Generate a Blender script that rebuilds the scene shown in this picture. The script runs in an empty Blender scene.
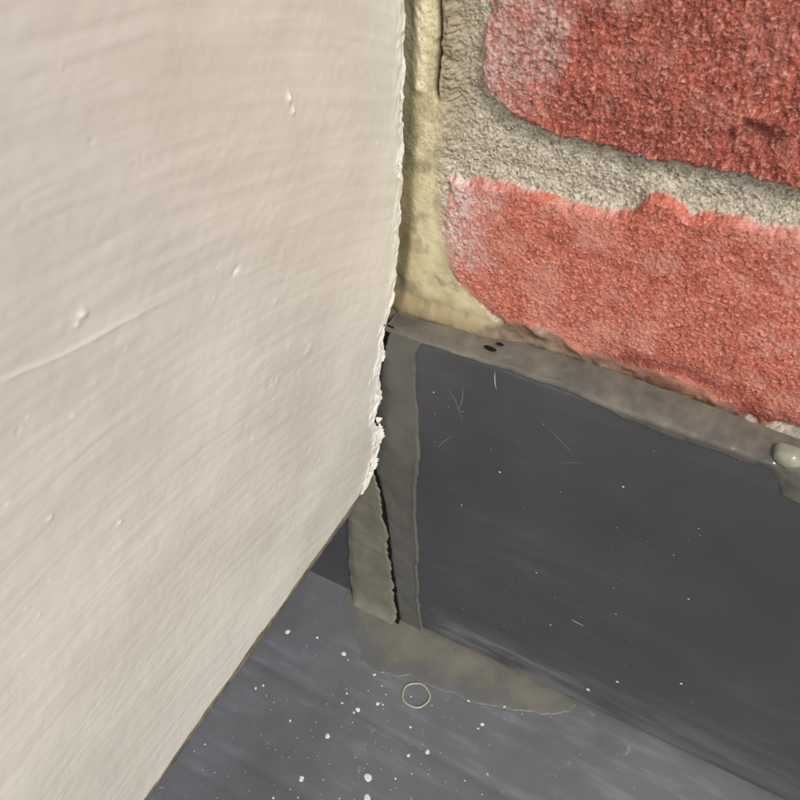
import bpy, math, random
import numpy as np
from mathutils import Matrix, Vector
random.seed(4); rng=np.random.RandomState(7)
sc=bpy.context.scene
MM=.001
# ---------------------------------------------------------------- noise
T=rng.rand(256,256)
def vn(x,y,s=0):
    x=np.asarray(x,float)+s*17.31; y=np.asarray(y,float)+s*9.77
    xi=np.floor(x).astype(int); yi=np.floor(y).astype(int)
    fx=x-xi; fy=y-yi
    fx=fx*fx*fx*(fx*(fx*6-15)+10); fy=fy*fy*fy*(fy*(fy*6-15)+10)
    a=T[xi&255,yi&255]; b=T[(xi+1)&255,yi&255]; c=T[xi&255,(yi+1)&255]; d=T[(xi+1)&255,(yi+1)&255]
    return ((a+(b-a)*fx)*(1-fy)+(c+(d-c)*fx)*fy)*2-1
def fbm(x,y,o=4,s=0,g=.5):
    r=0;a=1;t=0
    for i in range(o):
        cs,sn=math.cos(i*.7),math.sin(i*.7)
        r=r+a*vn((x*cs-y*sn)*2**i,(x*sn+y*cs)*2**i,s+i*3);t+=a;a*=g
    return r/t
def ss(a,b,x):
    t=np.clip((x-a)/(b-a),0,1);return t*t*(3-2*t)
# ---------------------------------------------------------------- mesh helpers
def grid_obj(name,P,mat,attrs={},flip=False,parent=None,smooth=True):
    n,m,_=P.shape
    me=bpy.data.meshes.new(name)
    me.vertices.add(n*m); me.vertices.foreach_set('co',P.reshape(-1).astype(np.float32))
    i=np.arange(n*m).reshape(n,m)
    q=np.stack([i[:-1,:-1],i[1:,:-1],i[1:,1:],i[:-1,1:]],-1).reshape(-1,4)
    if flip:q=q[:,::-1]
    f=len(q)
    me.loops.add(f*4); me.loops.foreach_set('vertex_index',q.reshape(-1).astype(np.int32))
    me.polygons.add(f); me.polygons.foreach_set('loop_start',np.arange(f,dtype=np.int32)*4)
    me.polygons.foreach_set('loop_total',np.full(f,4,np.int32))
    me.update(calc_edges=True)
    if smooth: me.polygons.foreach_set('use_smooth',np.ones(f,bool))
    for k,v in attrs.items():
        a=me.attributes.new(k,'FLOAT','POINT'); a.data.foreach_set('value',np.broadcast_to(v,(n,m)).reshape(-1).astype(np.float32))
    ob=bpy.data.objects.new(name,me); sc.collection.objects.link(ob)
    me.materials.append(mat)
    if parent: ob.parent=parent
    return ob
def mesh_obj(name,v,f,mat,parent=None,smooth=False):
    me=bpy.data.meshes.new(name); me.from_pydata(v,[],f); me.update()
    if smooth: me.polygons.foreach_set('use_smooth',np.ones(len(me.polygons),bool))
    ob=bpy.data.objects.new(name,me); sc.collection.objects.link(ob); me.materials.append(mat)
    if parent: ob.parent=parent
    return ob
def box(name,a,b,mat,parent=None):
    v=[(x,y,z) for x in (a[0],b[0]) for y in (a[1],b[1]) for z in (a[2],b[2])]
    f=[(0,1,3,2),(4,6,7,5),(0,4,5,1),(2,3,7,6),(0,2,6,4),(1,5,7,3)]
    return mesh_obj(name,v,f,mat,parent)
def empty(name):
    e=bpy.data.objects.new(name,None); sc.collection.objects.link(e); return e
# ---------------------------------------------------------------- material helper
class M:
    def __init__(s,name):
        s.m=bpy.data.materials.new(name); s.m.use_nodes=True
        s.t=s.m.node_tree; s.n=s.t.nodes; s.b=s.n['Principled BSDF']
        s.co=s.n.new('ShaderNodeTexCoord').outputs['Object']
    def L(s,a,b): s.t.links.new(a,b)
    def mapping(s,scale=(1,1,1),rot=(0,0,0)):
        k=s.n.new('ShaderNodeMapping'); k.inputs['Scale'].default_value=scale; k.inputs['Rotation'].default_value=rot
        s.L(s.co,k.inputs['Vector']); return k.outputs[0]
    def noise(s,scale,detail=4,rough=.5,vec=None,dist=0):
        k=s.n.new('ShaderNodeTexNoise'); k.inputs['Scale'].default_value=scale; k.inputs['Detail'].default_value=detail
        k.inputs['Roughness'].default_value=rough; k.inputs['Distortion'].default_value=dist
        s.L(vec if vec else s.co,k.inputs['Vector']); return k.outputs['Fac']
    def attr(s,n):
        k=s.n.new('ShaderNodeAttribute'); k.attribute_name=n; return k.outputs['Fac']
    def ramp(s,f,a,b,lo=0,hi=1):
        k=s.n.new('ShaderNodeMapRange'); k.interpolation_type='LINEAR'
        for i,v in zip(('From Min','From Max','To Min','To Max'),(a,b,lo,hi)): k.inputs[i].default_value=v
        s.L(f,k.inputs['Value']); return k.outputs[0]
    def math(s,op,a,b):
        k=s.n.new('ShaderNodeMath'); k.operation=op
        for i,v in enumerate((a,b)):
            if isinstance(v,(int,float)): k.inputs[i].default_value=v
            else: s.L(v,k.inputs[i])
        return k.outputs[0]
    def mix(s,f,a,b):
        k=s.n.new('ShaderNodeMix'); k.data_type='RGBA'
        for i,v in ((0,f),(6,a),(7,b)):
            if isinstance(v,(int,float)): k.inputs[i].default_value=v
            elif isinstance(v,tuple): k.inputs[i].default_value=v+(1,) if len(v)==3 else v
            else: s.L(v,k.inputs[i])
        return k.outputs[2]
    def bump(s,h,st,dist):
        k=s.n.new('ShaderNodeBump'); k.inputs['Strength'].default_value=st; k.inputs['Distance'].default_value=dist
        s.L(h,k.inputs['Height'])
        s.L(k.outputs[0],s.b.inputs['Normal'])
    def col(s,c):
        if isinstance(c,tuple): s.b.inputs['Base Color'].default_value=c+(1,)
        else: s.L(c,s.b.inputs['Base Color'])
    def rough(s,r):
        if isinstance(r,(int,float)): s.b.inputs['Roughness'].default_value=r
        else: s.L(r,s.b.inputs['Roughness'])
def C(r,g,b):
    f=lambda c:(c/255/12.92 if c/255<=.04045 else ((c/255+.055)/1.055)**2.4)
    return (f(r),f(g),f(b))
m=M('brickwork')
k=m.n.new('ShaderNodeAttribute'); k.attribute_name='Col'
n3=m.noise(2100,2,.7)
c=m.mix(m.ramp(n3,.48,.28,0,.6),k.outputs['Color'],(.09,.045,.035))
c=m.mix(m.ramp(n3,.56,.72,0,.4),c,(.66,.56,.50))
c=m.mix(m.attr('gloss'),c,k.outputs['Color'])
m.col(c)
m.rough(m.ramp(m.attr('gloss'),0,1,.92,.3))
m.bump(n3,.5,.0003)
WALL=m.m
m=M('white_paint')
c=m.mix(m.attr('tone'),C(206,205,195),C(219,218,209))
c=m.mix(m.attr('chip'),c,C(236,235,229))
c=m.mix(m.attr('edge'),c,C(190,180,154))
m.col(c); m.rough(m.ramp(m.attr('tone'),0,1,.34,.48))
PAINT=m.m
m=M('raw_timber_edge')
m.col(m.mix(m.ramp(m.noise(200,3,.6),.35,.65),C(92,84,66),C(136,126,102))); m.rough(.8)
TIMBER=m.m
def upvc(name,c1,c2,haze,hz,ro):
    m=M(name)
    n=m.noise(11,4,.65)
    c=m.mix(m.ramp(n,.35,.65),c1,c2)
    st=m.noise(2.2,4,.65,vec=m.mapping((12,60,60),(0,0,.15)))
    c=m.mix(m.math('MULTIPLY',m.ramp(st,.5,.78,0,hz),m.ramp(n,.4,.6)),c,haze)
    m.rough(m.ramp(n,.3,.7,ro-.06,ro+.12))
    sp=m.noise(700,1,.5); c=m.mix(m.ramp(sp,.76,.8,0,.5),c,C(170,172,172))
    m.bump(sp,.06,.0003)
    return m,c,st
m,c,st=upvc('grey_upvc_frame',C(63,64,67),C(71,72,76),C(96,98,102),.35,.38)
c=m.mix(m.math('MULTIPLY',m.attr('dust'),m.ramp(st,.36,.66)),c,C(112,114,120))
m.col(c); FRAME=m.m
m,c,st=upvc('grey_upvc_sill',C(90,92,94),C(104,106,109),C(138,144,152),.55,.26)
# milky wipe marks and pale bluish stains left on the sill
stn=m.noise(55,4,.7,dist=1.2); c=m.mix(m.ramp(stn,.66,.74,0,.45),c,C(150,160,176))
m.col(c); SILL=m.m
def seal(name,c1,c2,ro=.33,sc_=70,bs=.2,fade=None):
    m=M(name)
    n=m.noise(sc_,4,.65)
    c=m.mix(m.ramp(n,.32,.68),c1,c2)
    if fade: c=m.mix(m.attr('fade'),c,fade)
    m.col(c); m.rough(m.ramp(n,.3,.7,ro-.08,ro+.15))
    m.bump(n,bs,.0012)
    return m.m
SEAL=seal('clear_sealant',C(72,72,69),C(108,104,94),.24,60,.25)
SEALF=seal('sealant_smear',C(96,96,89),C(116,114,104),.26,45,.12,fade=C(95,97,99))
SEALG=seal('old_sealant',C(100,98,88),C(122,119,104),.34)
SEALY=seal('sealant_green',C(126,130,116),C(156,160,144),.2)
SSTRIP=seal('sealant_strip',C(80,81,77),C(95,94,87),.36,60,.15)
m=M('splatter_paint'); m.col(C(206,207,204)); m.rough(.5); SPL=m.m
m=M('ring_sealant'); m.col(C(160,155,138)); m.rough(.3); RING=m.m
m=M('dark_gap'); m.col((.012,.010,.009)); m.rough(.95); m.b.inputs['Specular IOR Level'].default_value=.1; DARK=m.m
m=M('ground_paving'); m.col(m.mix(m.noise(6,3,.6),C(130,126,118),C(160,156,148))); m.rough(.9); GROUND=m.m

# ================================================================ BRICK WALL
def axis(a,lo,hi,b,step,cs):
    return np.concatenate([np.arange(a,lo-cs/2,cs),np.arange(lo,hi-step/2,step),np.arange(hi,b,cs)])
xs=axis(-.30,-.014,.136,.70,.00025,.004); zs=axis(-.05,.196,.333,.75,.00025,.004)
Xg,Zg=np.meshgrid(xs,zs,indexing='ij'); x=Xg*1000; z=Zg*1000
wob=fbm(x/9,z/9,4,1)*1.9+fbm(x/2.0,z/2.0,3,2)*1.2
topz=np.interp(x,[9,27,46,58,67,69.5,72,75,82,92,110,225],[261,264,264.4,264.6,266.2,272.5,274.5,273,269.6,272,272.8,273])
botz=np.interp(x,[9,12,19,28,38,52,66,83,99,118,128,225],[232,226,217,212.5,210,210,207.5,206,206.5,205,208,208])
lef=np.interp(z,[212,227,242,261],[12,10,8.6,9.4])
sdA=np.minimum.reduce([topz-z,z-botz,x-lef,225-x])
topz2=np.full_like(x,349.)
botz2=np.interp(x,[19,21.5,29,41,55,69,82,94,106,225],[296,290,285.2,283.4,282.8,283.2,283.5,284.4,285.2,286])
lef2=np.interp(z,[284,291,297,311,318,349],[26,20.8,18.8,20.1,21.5,21])
sdB=np.minimum.reduce([topz2-z,z-botz2,x-lef2,225-x])
sd=np.maximum(sdA,sdB)
def rect(x0,x1,z0,z1):
    return np.minimum.reduce([x-x0,x1-x,z-z0,z1-z])
for (z0,z1) in ((205,272),(284,349)):
    sd=np.maximum(sd,rect(237,452,z0,z1)); sd=np.maximum(sd,rect(464,679,z0,z1)); sd=np.maximum(sd,rect(-260,-22,z0,z1))
for k in range(-3,6):
    z0=208+k*76.5
    if k in (0,1): continue
    off=-110 if k%2 else 0
    for j in range(-2,4):
        sd=np.maximum(sd,rect(off+j*227,off+j*227+215,z0,z0+65))
sdn=sd+wob
br=ss(-.3,.3,sdn)
ed=ss(-.5,2.6,sdn)
upper=ss(276,279,z)
g1=fbm(x/.85,z/.85,3,5,.6); g2=vn(x/.5,z/.5,9); g3=fbm(x/14,z/14,3,11); streak=fbm(x/1.0,z/5,3,21)
gg=fbm(x/2.4,z/2.4,3,12)
rag=fbm(x/1.5,z/2.6,4,13,.6)
y=14.4-2.7*ed
y+=br*(-.36*g1-.15*g2+.6*g3-.12*gg-(.10+.22*upper)*streak*ss(40,70,x)-.38*rag*upper-.15*rag)
mo=1-br
y+=mo*(-.34*g1-.24*g2-.25*gg+.7*fbm(x/7,z/7,3,31)+1.0*ss(0,-5,sdn))
def pit(cx,cz,r,d,e=1.0):
    q=np.sqrt(((x-cx)/e)**2+(z-cz)**2)+.35*r*vn(x/2,z/2,int(cx))
    return d*np.exp(-(q/r)**2)
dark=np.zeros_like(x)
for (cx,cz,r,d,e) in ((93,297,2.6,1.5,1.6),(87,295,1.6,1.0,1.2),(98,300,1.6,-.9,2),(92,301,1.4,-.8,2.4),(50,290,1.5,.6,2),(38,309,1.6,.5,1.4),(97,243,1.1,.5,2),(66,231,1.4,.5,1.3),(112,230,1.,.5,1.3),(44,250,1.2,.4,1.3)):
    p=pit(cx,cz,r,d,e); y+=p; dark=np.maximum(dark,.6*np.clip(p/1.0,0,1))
y-= .9*np.exp(-((sdn-1.2)/1.3)**2)*upper*ss(30,45,x)
y+= .9*np.exp(-((sdn+.5)/.6)**2)*ss(30,50,x)*upper
fr=np.interp(z,[190,205,212,225,240,262,285,288,300,330],[42,40,30,14,10.0,9.5,10,10.5,11,11.5])+fbm(x/6,z/6,3,41)*2.2
fs=x-fr
foam=ss(2.6,-2.6,fs+1.4*g1)
fy=11.9+.45*fbm(x/8,z/10,3,43)+.09*fbm(x/2.2,z/2.2,2,44)-(.12*g1+.05*g2)*(.3+.7*ss(235,265,z))
ridge=np.exp(-((x-9.6-.9*fbm(z/9,z*0,2,47))/1.5)**2)*ss(285,289,z)
crk=np.exp(-((x-6.6-1.4*fbm(z/6,z*0,3,49))/.6)**2)*ss(284,288,z)
y=y*(1-foam)+fy*foam-ridge*1.0*foam+crk*2.8
lumpy=np.exp(-(((x-1.5)/2.6)**2))*ss(285,289,z)
y-=lumpy*1.0*(1+.7*fbm(x/2.5,z/3,2,53))
y+=1.6*ss(2.5,-4,x-np.interp(z,[200,240,330],[-8,-3,2]))
bz=np.interp(x,[-10,10,22,33,45,52,60,70,80,90,105,120,140],[202,202,205,213,216.5,214,211,212,212,213.5,210,206,205])+fbm(x/5,z/5,3,61)*1.3
brown=ss(1.4,-1.2,z-bz)
y=y*(1-brown)+brown*(11.1+.9*fbm(x/6,z/5,3,63)+.08*g1)
y-=3.0*ss(211,204.5,z)*ss(50,35,x)
lump2=np.exp(-((x-44)/4)**2-((z-214+.25*(x-44))/1.5)**2); y-=lump2*1.6
gloss=np.clip(np.maximum(brown,foam*(.3+.65*ss(262,232,z))),0,1)
def lin(c): return np.array(C(*c))
def mixc(a,b,t): return a+(b-a)*np.clip(t,0,1)[...,None]
base=np.broadcast_to(lin((166,82,65)),x.shape+(3,))
col=mixc(base,lin((190,106,86)),.5+.9*fbm(x/4,z/4,3,200))
cu=mixc(np.broadcast_to(lin((136,62,50)),x.shape+(3,)),lin((170,84,68)),.5+.9*fbm(x/3.5,z/7,3,201)-.25*ss(30,110,x))
col=mixc(col,cu,upper)
col=mixc(col,lin((220,164,148)),.55*ss(.15,.6,g1)+.25*ss(.5,.9,g2))
col=mixc(col,lin((84,36,30)),.6*ss(-.2,-.65,g1)+.25*ss(-.5,-1,g2))
col=mixc(col,lin((74,30,26)),.5*ss(-.15,-.6,rag)*upper)
col=mixc(col,lin((202,146,132)),.42*ss(.05,.5,fbm(x/11,z/8,4,203))*(1-upper*.6))
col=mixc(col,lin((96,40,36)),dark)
glz=ss(12,1,z-bz)*(1-upper)*ss(50,75,x)*ss(-.35,.15,fbm(x/12,z/5,3,71))
col=mixc(col,lin((116,48,40)),glz*.8)
gloss=np.maximum(gloss,glz*.5)
white=np.clip(ss(34,8,x+7*fbm(x/7,z/7,3,81))*ss(222,240,z)*.85+.6*ss(262,270,z+3*fbm(x/5,z/5,2,82))*ss(50,28,x),0,1)*(1-upper)
white=np.maximum(white,upper*ss(44,18,x+16*fbm(x/10,z/10,3,84)-.6*(z-300))*.5)
white=np.maximum(white,.6*ss(1.8,.2,sdn)*ss(-.2,.3,fbm(x/8,z/8,3,86)))
col=mixc(col,lin((204,194,190)),white*(.35+.75*ss(-.35,.35,fbm(x/1.1,z/1.1,3,87))))
mc=mixc(np.broadcast_to(lin((152,147,132)),x.shape+(3,)),lin((184,179,163)),.5+.8*fbm(x/3,z/3,3,210))
mc=mixc(mc,lin((214,208,194)),.6*ss(.1,.6,g2)); mc=mixc(mc,lin((98,90,76)),.65*ss(-.15,-.6,g1+.3*g2))
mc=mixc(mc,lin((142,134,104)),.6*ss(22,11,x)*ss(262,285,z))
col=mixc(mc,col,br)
fc=mixc(np.broadcast_to(lin((180,172,132)),x.shape+(3,)),lin((204,197,162)),.5+1.2*fbm(x/6,z/9,3,220))
fc=mixc(fc,lin((222,215,184)),lumpy*.8)
fc=mixc(fc,lin((154,146,118)),.85*ss(.0,.5,fbm(x/5,z/6,4,221))*ss(290,270,z))
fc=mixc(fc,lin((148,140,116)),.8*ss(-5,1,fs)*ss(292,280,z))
fc=mixc(fc,lin((132,124,100)),.5*ss(-.1,-.5,g1)*ss(240,270,z))
fc=mixc(fc,lin((150,142,122)),ridge*1.2); fc=mixc(fc,lin((138,128,104)),ss(6.5,9,x)*ss(284,288,z))
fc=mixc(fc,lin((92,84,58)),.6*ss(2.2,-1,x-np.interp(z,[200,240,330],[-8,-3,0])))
fc=mixc(fc,lin((118,104,76)),.85*ss(217,204,z+2*fbm(x/6,z/6,2,222)))
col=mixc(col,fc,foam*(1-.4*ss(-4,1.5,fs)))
bc=mixc(np.broadcast_to(lin((94,78,66)),x.shape+(3,)),lin((128,112,96)),.5+.9*fbm(x/5,z/3,3,230))
col=mixc(col,bc,brown*ss(10,26,x)*np.interp(x,[0,45,60,90,140],[1,.95,.75,.65,.7]))
col=mixc(col,lin((50,34,28)),crk*.85)
P=np.stack([Xg,y*MM,Zg],-1)
wall=grid_obj('brick_wall',P,WALL,dict(gloss=gloss))
ca=wall.data.color_attributes.new('Col','FLOAT_COLOR','POINT')
rgba=np.ones((x.size,4),np.float32); rgba[:,:3]=col.reshape(-1,3); ca.data.foreach_set('color',rgba.reshape(-1))

# ================================================================ WINDOW FRAME UPSTAND
frame=empty('window_frame')
H=.2035
prof=[(.0095,H),(.006,H)]+[(.0022-.0022*math.sin(a),H-.0022+.0022*math.cos(a)) for a in np.linspace(0,math.pi/2,7)]
prof+=[(0.,zz) for zz in np.linspace(H-.004,.006,60)]
prof+=[(.0018-.0018*math.cos(a),.0042-.0018*math.sin(a)) for a in np.linspace(0.2,math.pi/2,6)]
prof+=[(.0034,.0020),(.0034,-.002)]
xsf=np.concatenate([np.arange(-.001,.2,.003),np.arange(.2025,.8,.02)])
pr=np.array(prof)
P=np.zeros((len(xsf),len(pr),3)); P[:,:,0]=xsf[:,None]; P[:,:,1]=pr[None,:,0]+.0002*vn(xsf[:,None]*12,pr[None,:,1]*12,3); P[:,:,2]=pr[None,:,1]
zz=P[:,:,2]*1000; xx=P[:,:,0]*1000
dust=ss(36,8,zz-.05*xx)*ss(5,26,xx)*(1-.6*ss(50,120,xx))
grid_obj('front_face',P,FRAME,dict(dust=dust),parent=frame,flip=True)
box('body',(-.0005,.0075,.0),(.78,.0092,H-.002),DARK,frame)
# ================================================================ SILL
sx=axis(-.35,-.1,.2,.8,.003,.02)
yy=np.arange(.012,-.2195,-.0012)
zz=np.zeros_like(yy)
for (c0,wd,dp) in ((-.054,.0016,.00022),(-.098,.002,.00025),(-.112,.0015,.00018),(-.150,.0025,.0005)):
    zz-=dp*np.exp(-((yy-c0)/wd)**2)
zz+= .0004*ss(-.054,-.060,yy)
nose=[( -.2205-.014*math.sin(a), .0004-.014*(1-math.cos(a))) for a in np.linspace(0.05,math.pi/2,10)]+[(-.2345,-.05),(-.230,-.05),(-.230,-.02)]
yyf=np.concatenate([yy,[q[0] for q in nose]]); zzf=np.concatenate([zz,[q[1] for q in nose]])
P=np.zeros((len(sx),len(yyf),3)); P[:,:,0]=sx[:,None]; P[:,:,1]=yyf[None]; P[:,:,2]=zzf[None]+.00018*fbm(sx[:,None]*25,yyf[None]*25,2,8)
grid_obj('window_sill',P,SILL,flip=True)
def sillz(y): return float(np.interp(-y,-yy,zz))+.0001

# ================================================================ WHITE BOARD
board=empty('white_painted_board')
d=np.concatenate([np.arange(0,.0118,.0003),np.arange(.012,.1895,.0005),np.arange(.19,.6,.006)])
e=np.concatenate([np.arange(0,.0098,.0003),np.arange(.01,.2395,.0005),np.arange(.24,.6,.006)])
D,E=np.meshgrid(d,e,indexing='ij')
def ymax(zm):
    base=np.interp(zm,[118,124,128,133,140,146,152,160,166,172,180,188,192,198,204,212,240,600],[-17,-14,-10,-8.5,-3.5,-4.5,-3.5,-7,-6.5,-2.5,-3.8,-3.5,-1.2,-1.5,1,7,10.5,11.2])
    return base+1.1*fbm(zm/8,zm*0+3,3,91)+.6*fbm(zm/1.8,zm*0+5,2,92)
zm=124+E*1000
ym=ymax(zm)
Yb=ym-D*1000
zb=1.1*fbm(Yb/14,Yb*0,3,95)+.4*fbm(Yb/2.2,Yb*0,3,96)
Zb=zm+zb*np.exp(-E*1000/8)
xb=-12+(Zb-124)*.05
dd=D*1000; ee=E*1000
xb+=.45*fbm(Yb/45,Zb/45,2,101)+.12*fbm(Yb/12,Zb/12,3,102)+.06*fbm(Yb/3,Zb/3,3,112)
ang=Zb+.35*Yb+.0016*(Yb+60)**2+1.2*fbm(Yb/20,Zb/20,3,113)
ang2=Zb-.5*Yb+.002*(Yb+90)**2+1.5*fbm(Yb/18,Zb/18,3,116)
xb+=.036*fbm(ang/.9,(Yb-.3*Zb)/22,2,103)*ss(-.5,.2,fbm(Yb/25,Zb/25,2,117))+.045*fbm(ang/2.4,(Yb-.3*Zb)/40,2,104)
xb+=.025*fbm(ang2/1.9,(Yb+.4*Zb)/25,2,114)*ss(-.1,.4,fbm(Yb/40,Zb/40,2,115))
tear=np.exp(-(dd/3.0)**2)
xb+=tear*(.8*fbm(zm/4.5,dd/2,3,106)+.3)
chipm=ss(.0,.25,fbm(zm/8,dd/3.,3,108)-.05*dd)*np.exp(-(dd/6)**2)*(.35+.65*ss(215,190,zm))
xb+=.5*chipm
fl=ss(.05,.12,fbm(Yb/5,zm/9,4,150)-.03*dd)*ss(9,3,dd)*ss(205,195,zm)
xb-=.25*fl
xb-=np.exp(-(ee/1.2)**2)*.6
chip=chipm*.6
for (cy,cz,r,h,el) in ((-44.7,311,1.1,.8,.5),(-43.5,307.5,.8,.5,.8),(-116,301.5,.9,.5,1.2),(-118,300.5,.7,.3,1),(-71.5,280,.8,-.35,1.8),(-124.6,243.6,.6,.4,1),(-65.5,235,1.8,-.2,.7),(-62,233,1.2,.2,.7),(-45.5,231.5,1.4,.2,1.4),(-52,228,.9,-.2,1),(-139,264,.6,.3,1),(-58,260,.7,.2,1)):
    q=((Yb-cy)/el)**2+(Zb-cz)**2; q=q*(1+.7*vn(Yb/.8,Zb/.8,int(-cy)))
    k=np.exp(-q/(r*r)); xb+=h*k; chip=np.maximum(chip,.8*ss(.3,.8,k)*(abs(h)>.25))
R=np.random.RandomState(3)
for i in range(110):
    cy=R.uniform(-170,0);cz=R.uniform(130,350);r=R.uniform(.2,.5);h=R.uniform(.06,.25)*(1 if R.rand()<.7 else -1)
    k=np.exp(-((Yb-cy)**2+(Zb-cz)**2)/(r*r)); xb+=h*k
    if i%3==0: chip=np.maximum(chip,.8*k)
t0=np.array((-136.,302.)); t1=np.array((-86.,285.2)); L=np.linalg.norm(t1-t0); u=(t1-t0)/L
al=(Yb-t0[0])*u[0]+(Zb-t0[1])*u[1]; pe=-(Yb-t0[0])*u[1]+(Zb-t0[1])*u[0]+.5*np.sin(al/9)+.25*fbm(al/4,al*0,2,170)
xb+=.2*np.exp(-(pe/.5)**2)*ss(-5,4,al)*ss(L,L-25,al)
chip=np.maximum(chip,.5*np.exp(-(pe/.4)**2)*ss(L,L-30,al)*ss(-5,4,al))
edge=np.exp(-(ee/.7)**2)*.8
tone=np.clip(.5+.8*fbm(Yb/30,Zb/30,4,160)+.45*fbm(ang/1.5,(Yb-.3*Zb)/25,2,161)+.5*fl,0,1)
P=np.stack([xb,Yb,Zb],-1)*MM
back=P[:1].copy(); back[:,:,0]-=.0012; back[:,:,1]+=.0001
P=np.concatenate([back,P],0)
bk=P[:,:1].copy(); bk[:,:,0]-=.0014
P=np.concatenate([bk,P],1)
def padd(a,v=None):
    a=np.concatenate([a[:1],a],0); f=a[:,:1] if v is None else a[:,:1]*0+v
    return np.concatenate([f,a],1)
grid_obj('paint_face',P,PAINT,dict(chip=padd(chip),edge=padd(edge,1),tone=padd(tone)),parent=board,flip=True)
zc=np.concatenate([np.arange(117.6,199.5,.8),np.arange(200,720,4)]); yc=np.concatenate([[0],np.arange(1,200,1.),np.arange(200,600,10)])
YC,ZC=np.meshgrid(yc,zc,indexing='ij')
ymc=ymax(np.maximum(ZC,124))-1.3
Yc=ymc-YC; Zc=ZC+1.2*fbm(Yc/9,Yc*0,3,97)*np.exp(-(ZC-117.6)/4)
Xc=-13.9+(Zc-124)*.05+.2*fbm(Yc/4,Zc/4,2,98)
Pf=np.stack([Xc,Yc,Zc],-1)
b1=Pf[:1].copy(); b1[:,:,0]-=22; Pf=np.concatenate([b1,Pf],0)
b2=Pf[:,:1].copy(); b2[:,:,0]-=22; Pf=np.concatenate([b2,Pf],1)
grid_obj('timber_core',Pf*MM,TIMBER,parent=board,flip=True)
def flake(cy,cz,ln,wd,curl,ang,k):
    n,mm_=19,7; A=[]
    for i in range(n):
        t=i/(n-1)-.5; row=[]
        w_=wd*(1-(2*t)**2*.8)*(1+.35*random.uniform(-1,1))
        off=.2*random.uniform(-1,1)
        for j in range(mm_):
            s=j/(mm_-1)-.3
            py=cy+off+(s*w_)*math.cos(ang)-t*ln*math.sin(ang); pz=cz+s*w_*math.sin(ang)+t*ln*math.cos(ang)
            px=-12+(pz-124)*.05+.6+curl*(s+.3)**2*w_+.25*math.sin(t*7+k)
            row.append((px*MM,py*MM,pz*MM))
        A.append(row)
    o=grid_obj('paint_flake_%d'%k,np.array(A),PAINT,dict(chip=np.full((n,mm_),.45),tone=np.full((n,mm_),.6)),parent=board,flip=True)
    s_=o.modifiers.new('s','SOLIDIFY'); s_.thickness=.00025
flake(-6,170,9,3.2,.3,.15,1); flake(-4.5,148,13,3.4,.35,-.2,2); flake(-9,136,8,4.2,.3,-.6,3); flake(-15,129,9,2.6,.25,-1.1,4); flake(-2,191,6,1.6,.5,.0,5)
flake(8.3,262,6,1.3,.4,0,6); flake(8.6,285,7,1.2,.3,.1,7); flake(-5,158,5,1.8,.5,.3,8)

# ================================================================ SEALANT
sealant=empty('silicone_sealant')
SL=([0,20,50,75,100,119,130,149,161,173,181,190,200,203],[-7.1,-8.,-9.4,-10.4,-11.7,-14.8,-15,-14,-12.6,-10.8,-10.2,-8.5,-6.2,-5])
def sl(zv): return np.interp(zv,*SL)+.6*fbm(zv/5,zv*0,3,120)
zv=np.arange(.3,202.6,.6)
lf=sl(zv)+.3*fbm(zv/1.5,zv*0,2,119); rt=np.interp(zv,[0,12,30,50,75,100,120,140,170,195,204],[7,5.,4.2,4.,4.6,3.6,4.4,6.2,5.,4.4,7.5])+.7*fbm(zv/7,zv*0,3,122)
t=np.linspace(0,1,26)
A=np.zeros((len(zv),28,3))
for j,tt in enumerate(t):
    A[:,j+1,0]=lf+(rt-lf)*tt
    prof_=np.clip(min(tt*9,(1-tt)*14),0,1)**.5
    A[:,j+1,1]=-(.15+.55*prof_)+.3*fbm(zv/9,zv*0+tt*2,3,124)*prof_-.45*math.exp(-((tt-.95)/.04)**2)
    A[:,j+1,2]=zv
A[:,0]=A[:,1]; A[:,0,1]+=6
A[:,27]=A[:,26]; A[:,27,1]=.4
top=A[-1:].copy(); top[:,:,1]+=4.5; top[:,:,2]+=.9
A=np.concatenate([A,top],0)
grid_obj('frame_end_strip',A*MM,SSTRIP,parent=sealant)
zv=np.arange(-.5,205,.5)
gap=np.interp(zv,[0,6,15,30,38,45,60,72,85,100,119,150,175,200],[.5,1.,2.2,1.5,2.6,1.,2.4,1.2,2.6,1.6,2.4,2.8,3.2,1.6])+.9*fbm(zv/3.2,zv*0,3,130)
rt=sl(zv)-np.maximum(gap,.2)
lf=np.interp(zv,[0,20,53,90,205],[-37,-37.5,-36,-34,-32])+1.*fbm(zv/9,zv*0,3,131)
A=np.zeros((len(zv),42,3))
for j,tt in enumerate(np.linspace(0,1,40)):
    xj=lf+(rt-lf)*tt
    A[:,j+1,0]=xj
    prof_=np.clip(min(tt*6,(1-tt)*20),0,1)**.5
    A[:,j+1,1]=1.9-1.9*prof_+.4*fbm(xj/7,zv/9,2,133)*prof_-5*np.exp(-np.maximum(zv,0)/3.5)*prof_
    A[:,j+1,2]=zv
A[:,0]=A[:,1];A[:,0,1]=3.; A[:,41]=A[:,40]; A[:,41,1]+=7
grid_obj('corner_filler',A*MM,SEALG,parent=sealant)
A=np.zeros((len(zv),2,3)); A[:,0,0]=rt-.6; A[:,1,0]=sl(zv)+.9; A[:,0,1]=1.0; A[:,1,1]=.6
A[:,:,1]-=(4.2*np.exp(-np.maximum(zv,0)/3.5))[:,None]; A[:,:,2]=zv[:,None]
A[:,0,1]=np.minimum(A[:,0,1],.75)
grid_obj('crack_shade',A*MM,DARK,parent=sealant)  # near-black ribbon set in the gap, painting in the crack's deep shade
box('return_panel',(-.3,.0028,-.001),(-.0185,.0105,.2),FRAME,frame)
xv=np.arange(-7,220,.5)
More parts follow.
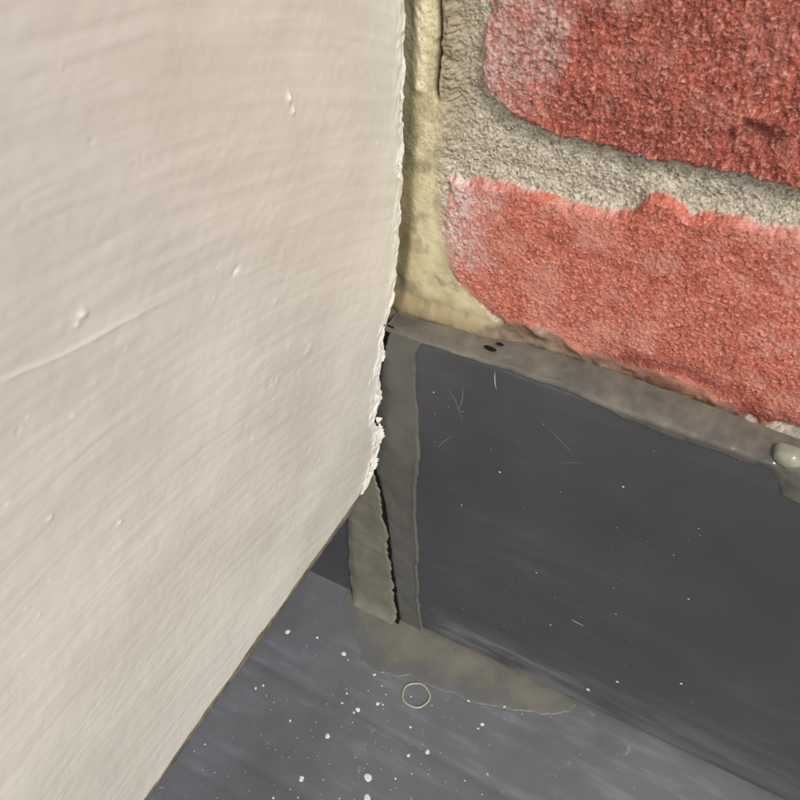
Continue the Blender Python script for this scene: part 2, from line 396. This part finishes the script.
lo=np.interp(xv,[-7,0,10,29,40,57,68,78,98,108,116,125,128.5,131,136,140,146,220],[202.0,202.0,202.4,202.9,203.6,203.8,202.6,200.8,199.2,200.3,199.8,200.6,196,191,190.8,193,199,200])+.8*fbm(xv/6,xv*0,4,140)
hi=np.interp(xv,[-7,20,28,42,69,101,122,220],[204.2,205.2,206.2,207.5,208,207.5,206.5,207])
A=np.zeros((len(xv),17,3))
for i in range(len(xv)):
    pts=[(.0,lo[i]),(-.2,lo[i]+.12),(-.34,lo[i]+.5)]
    for q in np.linspace(.1,1,14):
        zq=lo[i]+.5+(hi[i]-lo[i]-.5)*q
        y0=-.34-.25*math.sin(math.pi*min(1,q*1.4))
        t_=max(0.,min(1.,(zq-202.9)/(hi[i]+.6-202.9)))
        pts.append((y0+12.4*t_**1.3,zq+(0.35 if t_>0 else 0)))
    for j,(a,b) in enumerate(pts): A[i,j]=(xv[i],a,b)
A[:,:,1]+=.3*fbm(A[:,:,0]/4,A[:,:,2]/3,3,143)-.12
A[:,8:,1]+=.5*fbm(A[:,8:,0]/5,A[:,8:,2]/2,3,144)
A[:,0,1]=.1
grid_obj('top_bead',A*MM,SEAL,parent=sealant,flip=True)
def dome(name,cx,cy,cz,rx,rz,h,mat,parent,seed=1,rim=0):
    n=36; rings=10; v=[];f=[]
    for i in range(rings+1):
        r=i/rings
        for j in range(n):
            a=2*math.pi*j/n; w_=1+.08*math.sin(2*a+seed)+.04*math.sin(5*a+seed)
            yy_=h*(math.sqrt(max(0,1-r**2.4))) + rim*math.exp(-((r-.85)/.08)**2)
            v.append(((cx+rx*r*w_*math.cos(a))*MM,(cy-yy_)*MM,(cz+rz*r*w_*math.sin(a))*MM))
    for i in range(rings):
        for j in range(n):
            f.append((i*n+j,i*n+(j+1)%n,(i+1)*n+(j+1)%n,(i+1)*n+j))
    return mesh_obj(name,v,f,mat,parent,smooth=True)
dome('sealed_screw_cap',128.5,4.2,205.4,4.4,3.6,5.2,SEALY,sealant,2,.4)
dome('bead_hole',31,4.2,206.4,2.4,.8,.9,DARK,sealant,4)
dome('bead_hole_b',33.5,6.6,207.4,1.3,.5,.9,DARK,sealant,2)
pts=[(-40,1.5),(-38,-6),(-31,-14),(-22,-21),(-17,-26),(-12,-30.5),(-5,-31),(4,-28.5),(12,-26.8),(20,-26),(30,-25.2),(41,-23.5),(52,-21),(63,-18.5),(73,-15),(82,-10),(88,-5),(90,-1),(86,3)]
px=np.array([p[0] for p in pts],float); py=np.array([p[1] for p in pts],float)
s=np.linspace(0,len(pts)-1,700); bx=np.interp(s,range(len(pts)),px)+2.0*fbm(s*1.1,s*0,4,150); by=np.interp(s,range(len(pts)),py)+3.0*fbm(s*.9,s*0,5,151)
cx=np.linspace(-34,78,700); cy_=np.full(700,3.)
rr=np.concatenate([[1.02],np.linspace(1,0,60)])
A=np.zeros((700,len(rr),3)); FD=np.zeros((700,len(rr)))
for j,r in enumerate(rr):
    A[:,j,0]=cx+(bx-cx)*min(r,1); A[:,j,1]=cy_+(by-cy_)*min(r,1)
    edge_=np.clip((1-r)*8,0,1)**.7
    A[:,j,2]=(.14+.22*edge_) if r<=1 else -.3
    FD[:,j]=r
A[:,1:,2]+=.06*fbm(A[:,1:,0]/6,A[:,1:,1]/6,2,153)
fade=np.clip(ss(.55,1.0,FD+.5*fbm(A[:,:,0]/8,A[:,:,1]/8,4,155))*.85*(1-.6*np.exp(-((FD-.97)/.02)**2)),0,1)
grid_obj('sill_smear',A*MM,SEALF,dict(fade=fade),parent=sealant,flip=True)

# ================================================================ PAINT SPLATTER
V=[];F=[]
def drop(cx,cy,r,vert=False,st=1.0,ang=0):
    b=len(V); n=12; h=min(.16*r,.16)
    ph=random.uniform(0,6)
    for k,(q,hh) in enumerate(((1,0),(.85,.7),(.45,1.))):
        for j in range(n):
            a=2*math.pi*j/n; w_=r*q*(1+.10*math.sin(2*a+ph)+.08*math.sin(3*a+2*ph))
            dx=w_*math.cos(a)*st; dy=w_*math.sin(a); dx,dy=dx*math.cos(ang)-dy*math.sin(ang),dx*math.sin(ang)+dy*math.cos(ang)
            if vert: V.append(((cx+dx)*MM,-.0003-hh*h*MM,(cy+dy)*MM))
            else: V.append(((cx+dx)*MM,(cy+dy)*MM,sillz((cy+dy)*MM)+hh*h*MM))
    for k in range(2):
        for j in range(n):
            F.append((b+k*n+j,b+k*n+(j+1)%n,b+(k+1)*n+(j+1)%n,b+(k+1)*n+j))
    F.append(tuple(b+2*n+j for j in range(n)))
for p in ((-23,-30.3,1.2),(-55,-33.4,1.3),(18.4,-77.5,1.8),(22.6,-85.5,1.6),(50,-88,2.2),(96,-63,3.6),(101,-66,2.2),(54,-30.5,.9),(-2,-52,1.1),(-8,-70,1.2),(5,-45,.9),(30,-60,.8)):
    drop(*p)
for i in range(230):
    r=.18+.85*random.random()**7
    drop(random.gauss(20,45),-random.random()**.8*125-8,r,st=random.uniform(1,1.3),ang=random.uniform(0,3))
for (a,b_,r) in ((93,19,1.0),(104,38,.7),(128,60,.6),(70,60,.4),(40,150,.4),(85,168,.4),(60,95,.35),(118,120,.35),(25,120,.3),(95,90,.3),(12,180,.3)):
    drop(a,b_,r,True)
for i in range(30):
    drop(random.uniform(5,150),random.uniform(5,195),.1+.14*random.random(),True)
def scratch(x0,z0,x1,z1,w_=.1):
    b=len(V); n=8; L_=math.hypot(x1-x0,z1-z0); nx,nz=-(z1-z0)/L_,(x1-x0)/L_
    bend=random.uniform(-.06,.06)*L_
    for i in range(n+1):
        t=i/n; o=bend*math.sin(math.pi*t); ww=w_*math.sin(math.pi*(.08+.84*t))
        for s_ in (-1,1):
            V.append(((x0+(x1-x0)*t+nx*(o+s_*ww))*MM,-.00032,(z0+(z1-z0)*t+nz*(o+s_*ww))*MM))
    for i in range(n): F.append((b+2*i,b+2*i+1,b+2*i+3,b+2*i+2))
scratch(35,201,36,193,.14); scratch(56,184,66,175,.03); scratch(18,185,24,170,.03); scratch(78,72,84,71,.2); scratch(14,150,20,160,.03); scratch(22,175,23.5,188,.03); scratch(62,168,70,172,.02)
mesh_obj('paint_splatter',V,F,SPL,smooth=True)
V2=[];F2=[];n=72;k=8
for i in range(n):
    a=2*math.pi*i/n; R_=6.3+.25*math.sin(2*a+1)+.15*math.sin(5*a)
    for j in range(k):
        b_=2*math.pi*j/k; rr_=.5
        V2.append(((19.5+(R_+rr_*math.cos(b_))*math.cos(a)*1.02)*MM,(-32.5+(R_+rr_*math.cos(b_))*math.sin(a))*MM,(.4+.4*math.sin(b_))*MM))
for i in range(n):
    for j in range(k):
        F2.append((i*k+j,((i+1)%n)*k+j,((i+1)%n)*k+(j+1)%k,i*k+(j+1)%k))
mesh_obj('ring_mark',V2,F2,RING,sealant,smooth=True)
mesh_obj('ground',[(-60,-60,-1.0),(60,-60,-1.0),(60,.0,-1.0),(-60,.0,-1.0)],[(0,1,2,3)],GROUND)

# ================================================================ LIGHT + CAMERA
el=math.radians(46); az=Vector((.74,-.67,0)).normalized()
sd_=Vector((az.x*math.cos(el),az.y*math.cos(el),math.sin(el)))
w_=bpy.data.worlds.new('World'); sc.world=w_; w_.use_nodes=True
nt=w_.node_tree; sky=nt.nodes.new('ShaderNodeTexSky'); sky.sky_type='NISHITA'; sky.sun_disc=False
sky.sun_elevation=el; sky.sun_rotation=math.atan2(sd_.x,sd_.y); sky.dust_density=4; sky.air_density=1
bg=nt.nodes['Background']; nt.links.new(sky.outputs[0],bg.inputs[0]); bg.inputs[1].default_value=.135
l=bpy.data.lights.new('sun','SUN'); l.energy=2.1; l.angle=math.radians(14); l.color=(1,.965,.91)
lo_=bpy.data.objects.new('sun',l); sc.collection.objects.link(lo_); lo_.rotation_euler=sd_.to_track_quat('Z','Y').to_euler()
cam=bpy.data.cameras.new('camera'); co=bpy.data.objects.new('camera',cam); sc.collection.objects.link(co)
xa=Vector((.8781,.4778,-.0251)); down=Vector((.3330,-.6478,-.6852)); fw=Vector((-.3436,.5933,-.7279))
R3=Matrix((xa,-down,-fw)).transposed().normalized()
co.matrix_world=Matrix.Translation((.1104,-.1946,.4075))@R3.to_4x4()
cam.sensor_width=36; cam.lens=36*870/800; cam.clip_start=.005; cam.clip_end=500
sc.camera=co
sc.view_settings.view_transform='Standard'; sc.view_settings.look='None'; sc.view_settings.exposure=0
